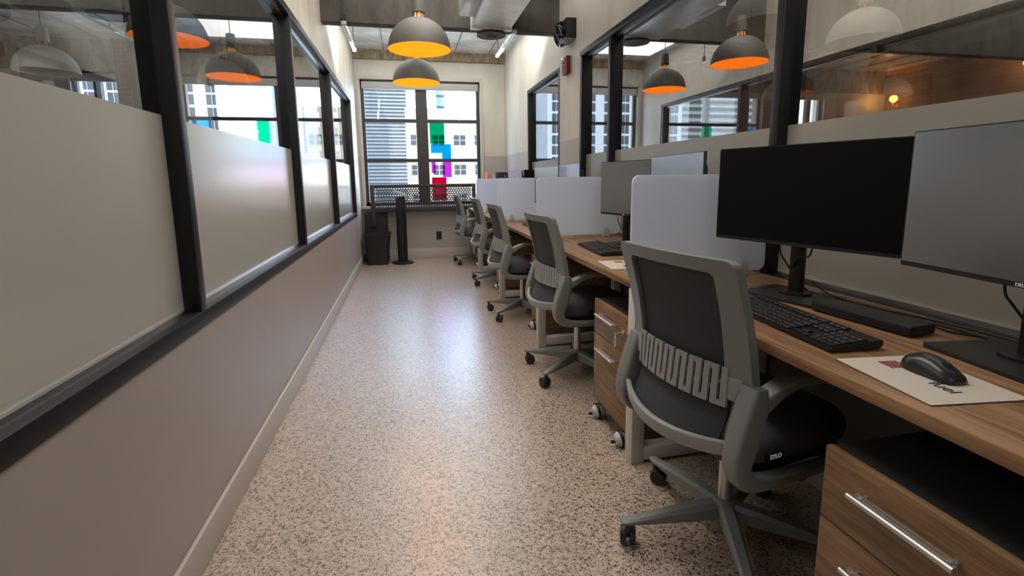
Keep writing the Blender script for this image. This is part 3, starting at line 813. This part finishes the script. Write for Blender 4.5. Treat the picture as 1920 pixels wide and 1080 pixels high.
# ------------------------------------------------------------------ monitors
def monitor(A, B, z0, z1, label, mat, basec, logo=True, group='monitors on the desks', cable=True):
    """A far end, B near end (x,y) of the screen front plane"""
    A, B = Vector((*A, 0)), Vector((*B, 0)); mid = (A + B) / 2; d = (B - A); W = d.length
    ang = math.atan2(d.y, d.x) + PI / 2   # local -x faces viewer when local y runs from B to A
    t = thing('monitor', label, 'monitor', (mid.x, mid.y, DZ), ang, group)
    h0, h1 = z0 - DZ, z1 - DZ
    bm = new(); prism(bm, rrect(-W / 2, W / 2, h0, h1, .004, 2), lambda u, v, q: (q, u, v), 0, .012)
    prism(bm, rrect(-W / 2 + .05, W / 2 - .05, h0 + .03, h1 - .05, .02, 3), lambda u, v, q: (q, u, v), .012, .045)
    obj('housing', bm, M['monback'], t)
    bm = new(); prism(bm, rrect(-W / 2 + .003, W / 2 - .003, h0 + .012, h1 - .003, .002, 2), lambda u, v, q: (q, u, v), -.0012, .0002)
    obj('screen', bm, mat, t, smooth=False)
    loc = Matrix.Translation((mid.x, mid.y, DZ)) @ Matrix.Rotation(ang, 4, 'Z')
    bl = loc.inverted() @ Vector((*basec, DZ)); bl.z = 0
    bm = new(); prism(bm, rrect(bl.x - .10, bl.x + .10, bl.y - .125, bl.y + .125, .012, 4), lambda u, v, q: (u, v, q), .0005, .009)
    bst = obj('stand_base', bm, M['monback'], t)
    bm = new(); cx = max(bl.x + .0, .075)
    box(bm, cx - .012, cx + .012, bl.y - .022, bl.y + .022, .008, (h0 + h1) / 2 + .03, bev=.005)
    cyl(bm, (cx - .004, bl.y, .008), (cx - .004, bl.y, .016), .05, n=28)
    box(bm, .04, cx, bl.y - .03, bl.y + .03, (h0 + h1) / 2 - .04, (h0 + h1) / 2 + .03, bev=.005)
    obj('stand_column', bm, M['chrome'] if False else M['black'], t)
    if cable:
        bm = new(); tube(bm, catmull([(.046, bl.y + .05, h0 + .06), (.05, bl.y + .05, h0 - .02), (.055, bl.y + .035, .12), (.09, bl.y + .01, .06), (.12, bl.y - .02, .012), (.15, bl.y - .08, .006)], 6), .0028, 8); obj('cable', bm, M['black'], t); bm = new()
        tube(bm, catmull([(.046, bl.y - .06, h0 + .06), (.055, bl.y - .05, h0 - .03), (.05, bl.y - .01, .13), (.085, bl.y + .02, .05), (.12, bl.y - .01, .008)], 6), .0028, 8)
        obj('cable', bm, M['black'], t)
    if logo:
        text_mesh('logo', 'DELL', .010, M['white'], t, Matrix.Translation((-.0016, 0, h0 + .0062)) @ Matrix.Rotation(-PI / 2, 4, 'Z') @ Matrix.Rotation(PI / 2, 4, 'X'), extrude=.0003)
    return t
monitor((1.12, 1.60), (1.28, 1.03), .917, 1.238, 'black near monitor with a switched off matte screen', M['screenb'], (1.245, 1.355), logo=False)
monitor((1.242, 1.0), (1.165, .44), .91, 1.245, 'grey reflecting monitor cut by the right edge of the picture', M['screeng'], (1.25, .735))
monitor((1.15, 2.79), (1.26, 2.38), .925, 1.235, 'grey monitor left of the seam above the second desk', M['screeng'], (1.25, 2.66))
monitor((1.255, 2.37), (1.20, 1.82), .925, 1.245, 'pale monitor right of the seam above the second desk', M['screeng'], (1.27, 2.1))
monitor((1.15, 4.37), (1.245, 3.95), .925, 1.245, 'grey monitor beside the pinkish one above the third desk', M['screeng'], (1.26, 4.2), logo=False)
monitor((1.245, 3.93), (1.205, 3.32), .925, 1.25, 'pinkish reflecting monitor rising behind the second divider', M['screeng'], (1.27, 3.62), logo=False)
monitor((1.20, 5.78), (1.225, 5.20), .925, 1.232, 'pale reflecting monitor on the fourth desk', M['screeng'], (1.27, 5.5), logo=False)
monitor((1.19, 4.93), (1.36, 5.14), .925, 1.235, 'dark monitor turned edge on above the third divider', M['screenb'], (1.30, 4.95), logo=False)

# ------------------------------------------------------------------ desk top items
def keyboard(loc, rz, label, detailed):
    k = thing('keyboard', label, 'keyboard', loc, rz, group='black keyboards')
    L, D = .445, .135
    bm = new()
    pts = [(-D / 2, .002), (-D / 2, .012), (D / 2, .024), (D / 2, .010), (D / 2 - .01, .002)]
    prism(bm, pts, lambda u, v, q: (u, q, v), -L / 2, L / 2)
    bmesh.ops.bevel(bm, geom=bm.edges[:], offset=.002, segments=2, affect='EDGES')
    obj('case', bm, M['black'], k)
    def keyspec():
        out = []
        rows = [(.052, 13), (.026, 14), (.006, 14), (-.014, 13), (-.034, 12), (-.054, 8)]
        for (u, n_) in rows:
            y0, y1 = L / 2 - .008, -L / 2 + .142
            if n_ == 8: ws = [1.25, 1.25, 1.25, 6, 1.25, 1.25, 1.25, 1.25]
            elif n_ == 12: ws = [2.2] + [1] * 10 + [2.6]
            elif n_ == 13 and u < 0: ws = [1.7] + [1] * 11 + [2.1]
            else: ws = [1] * (n_ - 1) + [1.7]
            tot = sum(ws); y = y0
            for w in ws:
                dy2 = (y0 - y1) * w / tot; out.append((u, y - dy2 / 2, dy2)); y -= dy2
            for c in range(3):
                if u in (-.014,) : continue
                if u == -.034 and c != 1: continue
                out.append((u, -L / 2 + .128 - .018 * c, .018))
            for c in range(4):
                if u == .052: continue
                out.append((u, -L / 2 + .070 - .018 * c, .018))
        return out
    ks = keyspec()
    cache = {}
    if detailed:
        for (u, y, w) in ks[:100]:
            key = round(w, 4)
            if key not in cache:
                bm = new(); box(bm, -.0083, .0083, -w / 2 + .001, w / 2 - .001, 0, .005, bev=.0012, seg=1); o = obj('key', bm, M['keyb'], k); cache[key] = o.data
            else:
                o = bpy.data.objects.new('key', cache[key]); C.objects.link(o); o.parent = k
            o.location = (u, y, .012 + (u + D / 2) / D * .012); o.rotation_euler = (0, -math.atan2(.012, D), 0)
        ks = ks[100:]
    if ks:
        bm = new()
        for (u, y, w) in ks:
            z = .012 + (u + D / 2) / D * .012; box(bm, u - .0083, u + .0083, y - w / 2 + .001, y + w / 2 - .001, z, z + .004)
        o = obj('key_block', bm, M['keyb'], k, smooth=False); o['kind'] = 'stuff'
    return k
keyboard((1.005, 1.095, DZ), math.radians(-4), 'black full size keyboard on the nearest desk', True)
keyboard((1.045, 2.535, DZ), math.radians(-4), 'black keyboard on the second desk', False)
keyboard((1.04, 3.95, DZ), math.radians(-2), 'black keyboard on the third desk', False)

def mousepad(loc, rz, label):
    p = thing('mousepad', label, 'mousepad', loc, rz, group='promotional mousepads')
    bm = new(); prism(bm, rrect(-.098, .098, -.112, .112, .004, 2), lambda u, v, q: (u, v, q), .0003, .0016); obj('rubber_base', bm, M['padedge'], p, smooth=False)
    bm = new(); prism(bm, rrect(-.097, .097, -.111, .111, .004, 2), lambda u, v, q: (u, v, q), .0016, .0026); obj('print_surface', bm, M['pad'], p, smooth=False)
    bm = new()
    for i in range(5): box(bm, -.022 + i * .0085, -.0155 + i * .0085, .048, .086, .0026, .0029)
    obj('logo', bm, M['red'], p, smooth=False)
    text_mesh('lettering', 'fuel', .034, M['ink'], p, Matrix.Translation((-.008, -.050, .0029)) @ Matrix.Rotation(-PI / 2, 4, 'Z'), extrude=.0002, bold=.0005)
    return p
mousepad((.985, .722, DZ), math.radians(-7), 'pale mousepad with red logo on the nearest desk')
mousepad((.97, 2.06, DZ), math.radians(-5), 'pale mousepad with small red logo on the second desk')

# mouse
ms = thing('computer_mouse', 'black wireless mouse lying on the pale mousepad', 'mouse', (1.015, .732, DZ + .0028), math.radians(-96))
bm = new(); rings = []
sec = [(-.052, .004, .004), (-.050, .018, .014), (-.042, .026, .026), (-.025, .031, .036), (-.005, .031, .038), (.015, .029, .034), (.035, .027, .026), (.050, .024, .018), (.057, .018, .012), (.059, .008, .006)]
for x, w, h in sec:
    ring = []
    for k in range(20):
        a = 2 * PI * k / 20; ca, sa = math.cos(a), math.sin(a)
        ring.append(bm.verts.new((x, w * math.copysign(abs(ca) ** .8, ca), .001 + (h * (max(sa, 0) ** .75)) if sa > 0 else .001)))
    rings.append(ring)
for a, b in zip(rings, rings[1:]):
    for k in range(20):
        bm.faces.new((a[k], a[(k + 1) % 20], b[(k + 1) % 20], b[k]))
bm.faces.new(rings[0][::-1]); bm.faces.new(rings[-1])
bmesh.ops.remove_doubles(bm, verts=bm.verts[:], dist=.00005)
obj('shell', bm, pbr('mouse_plastic', (.02, .022, .027), .28), ms, angle=60)
bm = new(); cyl(bm, (.03, -.004, .0265), (.03, .004, .0265), .0085, n=20); obj('scroll_wheel', bm, M['rubber'], ms)

# dock
dk = thing('docking_station', 'black slab docking station behind the near keyboard', 'dock', (1.225, 1.06, DZ), math.radians(5))
bm = new(); box(bm, -.045, .045, -.14, .14, .003, .03, bev=.005); obj('body', bm, M['black'], dk)
for yy in (-.12, .12):
    bm = new(); box(bm, -.03, .03, yy - .008, yy + .008, 0, .0035); obj('foot', bm, M['rubber'], dk, smooth=False)

def cable(label, pts, r=.003, name='desk_cable'):
    bm = new(); tube(bm, catmull(pts, 8), r, 8)
    return tag(obj(name, bm, M['black']), label, 'cable', 'cables behind the near monitors')
z = DZ + .0035
cable('upper black cable trailing along the back of the near desk', [(1.31, 1.34, DZ + .05), (1.33, 1.28, z + .012), (1.37, 1.15, z), (1.40, 1.0, z), (1.405, .8, z), (1.40, .6, z), (1.39, .4, z)])
cable('middle black cable looping out from behind the near monitor', [(1.30, 1.36, z), (1.345, 1.25, z), (1.345, 1.12, z), (1.37, .95, z), (1.36, .8, z), (1.345, .65, z), (1.36, .45, z)], .0035)
cable('black cable plugged into the back of the dock', [(1.292, 1.0, DZ + .018), (1.315, .99, DZ + .017), (1.335, .93, z), (1.385, .84, z), (1.378, .70, z), (1.375, .5, z)], .003)

# small things behind the far dividers
bm = new(); box(bm, 0, .10, 0, .2, 0, .50, bev=.003)
tag(obj('cardboard_box', bm, M['orange'], loc=(1.085, 6.68, DZ + .0005)), 'orange brown box standing on the farthest desk', 'box')
pr = thing('black_device', 'small black device with a round button on the farthest desk', 'device', (1.11, 6.16, DZ))  # plain block for what is taken as a dark monitor back
bm = new(); box(bm, 0, .16, 0, .26, .0005, .49, bev=.008); obj('body', bm, M['monback'], pr)
bm = new(); cyl(bm, (.12, -.004, .44), (.12, .002, .44), .010, n=16); obj('button', bm, M['satin'], pr)

# ------------------------------------------------------------------ things at the end wall
bn = thing('waste_bin', 'black rectangular waste bin in the far left corner', 'bin', (-.43, 6.86, 0))
bm = new()
lo, hi = rrect(-.13, .13, -.10, .10, .02, 4), rrect(-.175, .175, -.13, .13, .025, 4)
def ring(p, z, s=1): return [bm.verts.new((u * s, v * s, z)) for u, v in p]
R1 = ring(lo, 0); R2 = ring(hi, .42); R3 = ring(hi, .42, .96); R4 = ring(lo, .02, .94)
for a, b in ((R1, R2), (R2, R3), (R3, R4)):
    for k in range(len(a)): bm.faces.new((a[k], a[(k + 1) % len(a)], b[(k + 1) % len(a)], b[k]))
bm.faces.new(R1[::-1]); bm.faces.new(R4)
obj('body', bm, M['black'], bn)
bm = new(); prof = rrect(-.182, .182, -.137, .137, .028, 4); pin = rrect(-.172, .172, -.127, .127, .022, 4)
A_, B_ = ring(prof, .405), ring(prof, .43); C_, D_ = ring(pin, .43), ring(pin, .405)
for a, b in ((A_, B_), (B_, C_), (C_, D_), (D_, A_)):
    for k in range(len(a)): bm.faces.new((a[k], a[(k + 1) % len(a)], b[(k + 1) % len(a)], b[k]))
obj('rim', bm, M['blackm'], bn)
bm = new(); box(bm, -.61, -.29, 7.07, 7.13, 0, .705, bev=.004)
tag(obj('black_board', bm, M['blackm']), 'flat black board standing on edge behind the waste bin', 'board')
tf = thing('tower_fan', 'tall black tower fan with a pale tilted top', 'fan', (-.10, 6.84, 0))
bm = new(); lathe(bm, [(0, .0), (.145, .0), (.15, .012), (.12, .028), (.06, .035), (0, .035)], n=40); obj('base', bm, M['black'], tf)
bm = new(); lathe(bm, [(0, .03), (.062, .035), (.068, .1), (.07, .80), (.066, .90), (.04, .92), (0, .92)], n=36)
obj('tower', bm, M['black'], tf)
bm = new()
for k in range(34): box(bm, -.045, .045, -.0735, -.055, .18 + k * .018, .186 + k * .018)
obj('grille', bm, M['blackm'], tf, smooth=False)
bm = new(); prism(bm, rrect(-.085, .085, -.06, .06, .025, 4), lambda u, v, q: (u - .005, v, .95 - u * .38 + q), 0, .035)
bmesh.ops.bevel(bm, geom=bm.edges[:], offset=.004, segments=2, affect='EDGES'); obj('control_top', bm, pbr('fan_top', (.45, .5, .55), .3), tf)
bm = new(); tube(bm, catmull([(-.13, .02, .012), (-.15, .05, .006), (-.165, .1, .006), (-.15, .16, .006), (-.10, .2, .006)], 5), .004); obj('power_cord', bm, M['black'], tf)
bm = new(); box(bm, .39, .465, YE - .008, YE, .27, .39, bev=.003)
ot = obj('wall_outlet', bm, M['black']); tag(ot, 'black wall outlet on the end wall', 'outlet')
bm = new()
for zz in (.30, .34): box(bm, .41, .445, YE - .0095, YE - .007, zz, zz + .028, bev=.002)
obj('socket', bm, M['blackm'], ot)

# perforated guard
GY = 7.05
gd = thing('window_guard', 'dark perforated metal guard rail across the bottom of the window', 'guard rail', (0, GY, 0))
gx0, gx1, gz0, gz1 = -.50, .965, .755, 1.085
bm = new(); w = .032
box(bm, gx0 - .01, gx0 + .06 - .01, -.016, .016, .50, gz1, bev=.003); box(bm, gx1 - .05, gx1, -.016, .016, gz0 - .06, gz1, bev=.003)
box(bm, gx0 + .05, gx1 - .05, -.014, .014, gz1 - .045, gz1 - .001, bev=.003); box(bm, gx0 + .05, gx1 - .05, -.014, .014, gz0 - .055, gz0 + .01, bev=.003)
box(bm, gx0 + .05, gx1 - .05, -.010, .010, gz0 + .055, gz0 + .068)
obj('frame', bm, M['guard'], gd)
bm = new()
a = .0205; hx = a * math.sqrt(3); px0, px1, pz0, pz1 = gx0 + .05, gx1 - .05, gz0 + .012, gz1 - .046
row = 0; zc = pz0 + a * .6
while zc < pz1 - a * .2:
    xc = px0 + hx / 2 + (hx / 2 if row % 2 else 0)
    while xc < px1 - hx * .3:
        H = []; I = []
        for k in range(6):
            an = PI / 6 + k * PI / 3
            H.append(bm.verts.new((xc + a * math.cos(an), 0, zc + a * math.sin(an)))); I.append(bm.verts.new((xc + a * .60 * math.cos(an), 0, zc + a * .60 * math.sin(an))))
        for k in range(6): bm.faces.new((H[k], H[(k + 1) % 6], I[(k + 1) % 6], I[k]))
        xc += hx
    zc += a * 1.5; row += 1
obj('perforated_panel', bm, M['guard'], gd, smooth=False)
for xx in (gx0 + .015, gx1 - .03):
    bm = new(); box(bm, xx - .012, xx + .012, .014, YE - GY, gz0 - .05, gz0 - .03); obj('wall_bracket', bm, M['guard'], gd, smooth=False)

# wall mounted items on the right wall
sp = thing('emergency_light', 'black wall fixture with round heads high on the right wall', 'wall light', (XR + .002, 4.22, 2.38))
bm = new(); box(bm, -.09, -.001, -.14, .05, -.075, .085, bev=.006); obj('housing', bm, M['black'], sp)
bm = new(); box(bm, -.088, -.004, -.135, .045, -.082, -.0745, bev=.002); obj('bottom_lens', bm, pbr('grey_lens', (.25, .25, .25), .3), sp)
for (yy, zz, xx) in ((-.06, .01, -.09), (.10, -.02, -.055)):
    bm = new(); lathe(bm, [(0, -.03), (.055, -.03), (.066, -.01), (.066, .03), (.058, .045), (.04, .03), (0, .026)], n=30)
    bmesh.ops.rotate(bm, verts=bm.verts[:], cent=(0, 0, 0), matrix=Matrix.Rotation(math.radians(-115), 3, 'Y') )
    bmesh.ops.translate(bm, verts=bm.verts[:], vec=(xx, yy, zz)); obj('lamp_head', bm, pbr('gloss_black', (.01, .01, .012), .12), sp)
al = thing('fire_alarm', 'red fire alarm strobe on the right wall above the divider', 'fire alarm', (XR + .002, 4.285, 2.125))
bm = new(); box(bm, -.045, -.001, -.06, .06, -.075, .075, bev=.006); obj('body', bm, M['alarm'], al)
bm = new(); box(bm, -.065, -.044, -.035, .035, .02, .068, bev=.008); obj('strobe', bm, M['alarmw'], al)
bm = new()
for k in range(5): box(bm, -.048, -.044, -.035, .035, -.06 + k * .013, -.055 + k * .013)
obj('sounder_grille', bm, M['red'], al, smooth=False)

# duct, linear lights
du = thing('air_duct', 'silver rectangular air duct hanging in front of the beam', 'duct', (0, 0, 0))
bm = new(); box(bm, .60, .94, 2.0, 4.40, 2.43, 2.75, bev=.004); obj('duct_body', bm, M['duct'], du)
bm = new(); box(bm, .59, .95, 4.36, 4.42, 2.42, 2.76); obj('end_flange', bm, M['duct'], du, smooth=False)
bm = new(); box(bm, .47, .60, 3.6, 4.20, 2.46, 2.60, bev=.003); obj('side_box', bm, M['foil'], du)
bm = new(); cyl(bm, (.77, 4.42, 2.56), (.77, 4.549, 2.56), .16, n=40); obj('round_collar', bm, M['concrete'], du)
bm = new(); lathe(bm, [(.045, 0), (.05, .01), (.11, .012), (.13, 0), (.13, -.012), (.045, -.012)], c=(.79, 4.50, 2.415), n=36); obj('vent_ring', bm, M['black'], du)
def linear(x, label):
    t = thing('strip_light', label, 'strip light', (x, 4.5, 2.44), group='slim strip lights under the foil ceiling')
    bm = new(); cyl(bm, (0, 0, 0), (0, .85, 0), .016, n=16); obj('tube', bm, M['tube'] if x > 0 else M['alarmw'], t)
    bm = new()
    for yy in (0, .42, .85): box(bm, -.02, .02, yy - .02, yy + .02, -.008, .022, bev=.003)
    box(bm, -.012, .012, 0, .85, .012, .022); obj('bracket', bm, M['satin'], t, smooth=False)
    for (yy, zz) in ((.02, .71), (.8, .46)):
        bm = new(); cyl(bm, (0, yy, .02), (0, yy, zz), .004, n=8); box(bm, -.010, .010, yy - .015, yy + .015, .02, .08); obj('hanging_rod', bm, M['black'], t)
for xx in (1.0, -.46): area('foil_fill_light', (xx, 4.93, 2.475), .025, .8, 13, (.93, 1, .98), (math.radians(143), 0, 0))  # added uplights that brighten the foil, not part of the fixtures
linear(1.0, 'greenish strip light hanging beside the silver duct')
linear(-.46, 'pale strip light hanging near the left wall')

# ------------------------------------------------------------------ pendants
def pendant(label, loc, lit=True, ceil=3.15, shade='shade', group='dome pendants over the corridor'):
    t = thing('pendant_lamp', label, 'pendant lamp', loc, group=group)
    R = .23
    bm = new(); prof = []
    for k in range(15):
        a = k / 14 * PI / 2 * .93; prof.append((R * math.cos(a), R * .98 * math.sin(a)))
    lathe(bm, prof + [(0, R * .98)], n=56); obj('shade', bm, M[shade], t, angle=60)
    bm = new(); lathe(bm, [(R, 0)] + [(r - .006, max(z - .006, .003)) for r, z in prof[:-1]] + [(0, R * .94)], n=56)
    obj('shade_lining', bm, M['lining_glow'] if lit else M[shade], t, angle=60)
    bm = new()
    for k in range(5):
        a = 2 * PI * k / 5; cyl(bm, (.03 * math.cos(a), .03 * math.sin(a), R * .97), (.026 * math.cos(a), .026 * math.sin(a), R + .035), .006, n=8)
    cyl(bm, (0, 0, R * .96), (0, 0, R + .035), .012, n=12)
    obj('copper_fitting', bm, M['copper'] if lit else M['brass'], t)
    bm = new(); lathe(bm, [(0, R + .028), (.046, R + .03), (.044, R + .10), (.036, R + .15), (.008, R + .16), (0, R + .16)], n=28); obj('cap', bm, M[shade], t)
    bm = new(); cyl(bm, (0, 0, R + .15), (0, 0, ceil - loc[2]), .004, n=8); obj('cord', bm, M['black'], t)
    bm = new(); lathe(bm, [(0, .12), (.02, .125), (.03, .145), (.024, .17), (.013, .19), (.013, .21), (0, .21)], n=20); obj('bulb', bm, M['bulb'] if lit else M['alarmw'], t)
    if lit:
        L = bpy.data.lights.new('pendant_light', 'POINT'); L.energy = 5; L.color = (1, .55, .25); L.shadow_soft_size = 0
        lo_ = bpy.data.objects.new('pendant_light', L); C.objects.link(lo_); lo_.location = (loc[0], loc[1], loc[2] + .02)
    return t
pendant('larger looking grey dome pendant with glowing orange inside, over the corridor', (.135, 3.86, 2.1))
pendant('smaller looking farther dome pendant with orange inside, before the window', (.135, 5.12, 2.1), ceil=2.9)
g2 = 'dome pendants in the right side room'
pendant('unlit dome pendant behind the right glazing, above the orange one', (2.33, 2.95, 2.12), False, shade='shadelt', group=g2)
pendant('pale unlit dome pendant behind the nearest right pane', (3.28, 3.1, 2.1), False, shade='shadelt', group=g2)
g3 = 'dome pendants in the left side room'
pendant('unlit dome pendant seen through the nearest left pane', (-3.06, 5.23, 2.12), False, shade='shadelt', group=g3, ceil=2.9)
pendant('unlit dome pendant seen through the second left pane', (-1.75, 5.55, 2.12), False, shade='shadelt', group=g3, ceil=2.9)

# wall sconces on far right wall
def sconce(y, z_, label, x=XRR):
    t = thing('wall_sconce', label, 'wall sconce', (x, y, z_), group='globe sconces on the brick wall')
    bm = new(); cyl(bm, (-.02, 0, -.12), (-.001, 0, -.12), .04); tube(bm, [(-.015, 0, -.12), (-.1, 0, -.12), (-.1, 0, -.05)], .008); obj('arm', bm, M['brass'], t)
    bm = new(); lathe(bm, [(0, -.06), (.03, -.05), (.06, -.01), (.06, .02), (.04, .055), (0, .065)], c=(-.1, 0, 0), n=24); obj('globe', bm, emit('sconce_glow', (1, .45, .10), 4), t)
    L = bpy.data.lights.new('sconce_light', 'POINT'); L.energy = 3.5; L.color = (1, .5, .2); L.shadow_soft_size = .06
    o = bpy.data.objects.new('sconce_light', L); C.objects.link(o); o.location = (x - .3, y, z_)
sconce(6.95, 2.40, 'glowing globe sconce seen through the nearest right pane')
sconce(5.12, 2.58, 'glowing globe sconce cut by the right edge of the picture')

# ------------------------------------------------------------------ lights, world
area('corridor_fill', (.3, 2.6, 3.1), 1.0, 3.4, 66, (1, .94, .87))  # added soft fill, no such ceiling fixture
area('corridor_far_fill', (.4, 5.9, 2.86), 1.8, 1.6, 26, (1, .97, .92))  # added fill to brighten the end wall
area('corridor_back_fill', (.3, -1.6, 2.4), 1.4, 1.0, 8, (.93, .96, 1), (math.radians(65), 0, 0))  # added weak fill behind the camera
area('left_room_fill', (-3.2, 3.0, 3.1), 3.5, 5, 92, (1, .98, .94))  # added fill that brightens the left frosted panes
area('right_room_fill', (2.7, 2.0, 3.1), 1.4, 4, 20, (1, .97, .93))  # added dim fill for the room behind the right glass
area('far_room_fill', (6.5, 4.5, 3.1), 2, 3, 16, (1, .85, .65))  # added warm fill before the brick wall, no lamp there
L = bpy.data.lights.new('sun', 'SUN'); L.energy = 6; L.angle = .01; L.color = (1, .97, .92)
so = bpy.data.objects.new('sun', L); C.objects.link(so); so.rotation_euler = (math.radians(48), 0, math.radians(-18))

w = bpy.data.worlds.new('World'); bpy.context.scene.world = w; w.use_nodes = True
nt = w.node_tree; nt.nodes.clear()
out = nt.nodes.new('ShaderNodeOutputWorld'); bg = nt.nodes.new('ShaderNodeBackground')
g = nt.nodes.new('ShaderNodeTexCoord'); s = nt.nodes.new('ShaderNodeSeparateXYZ'); nt.links.new(g.outputs['Generated'], s.inputs[0])
r = nt.nodes.new('ShaderNodeValToRGB'); r.color_ramp.elements[0].position = .0; r.color_ramp.elements[0].color = (.82, .92, 1, 1)
r.color_ramp.elements[1].position = .55; r.color_ramp.elements[1].color = (.42, .66, 1, 1)
nt.links.new(s.outputs[2], r.inputs[0]); nt.links.new(r.outputs[0], bg.inputs[0]); bg.inputs[1].default_value = 9
nt.links.new(bg.outputs[0], out.inputs[0])

# ------------------------------------------------------------------ camera
yaw, pitch, roll, f, cy = math.radians(11.99), math.radians(-8.80), math.radians(-.68), 908.3, 476.5
cyw, syw, cp, spt = math.cos(yaw), math.sin(yaw), math.cos(pitch), math.sin(pitch)
F = Vector((syw * cp, cyw * cp, spt)); Rv = Vector((cyw, -syw, 0)); U = Rv.cross(F)
c_, s_ = math.cos(roll), math.sin(roll)
R2 = c_ * Rv + s_ * U; U2 = -s_ * Rv + c_ * U
cam = bpy.data.cameras.new('Camera'); co = bpy.data.objects.new('Camera', cam); C.objects.link(co)
mw = Matrix((( R2.x, U2.x, -F.x, 0), (R2.y, U2.y, -F.y, 0), (R2.z, U2.z, -F.z, 1.14), (0, 0, 0, 1)))
co.matrix_world = mw
cam.sensor_width = 36; cam.lens = f / 1920 * 36; cam.shift_y = -(540 - cy) / 1920; cam.clip_start = .02; cam.clip_end = 1000
bpy.context.scene.camera = co
sc = bpy.context.scene
sc.view_settings.view_transform = 'Standard'; sc.view_settings.look = 'None'; sc.view_settings.exposure = 0
sc.cycles.use_denoising = True
sc.cycles.max_bounces = 12; sc.cycles.transparent_max_bounces = 24; sc.cycles.sample_clamp_indirect = 6
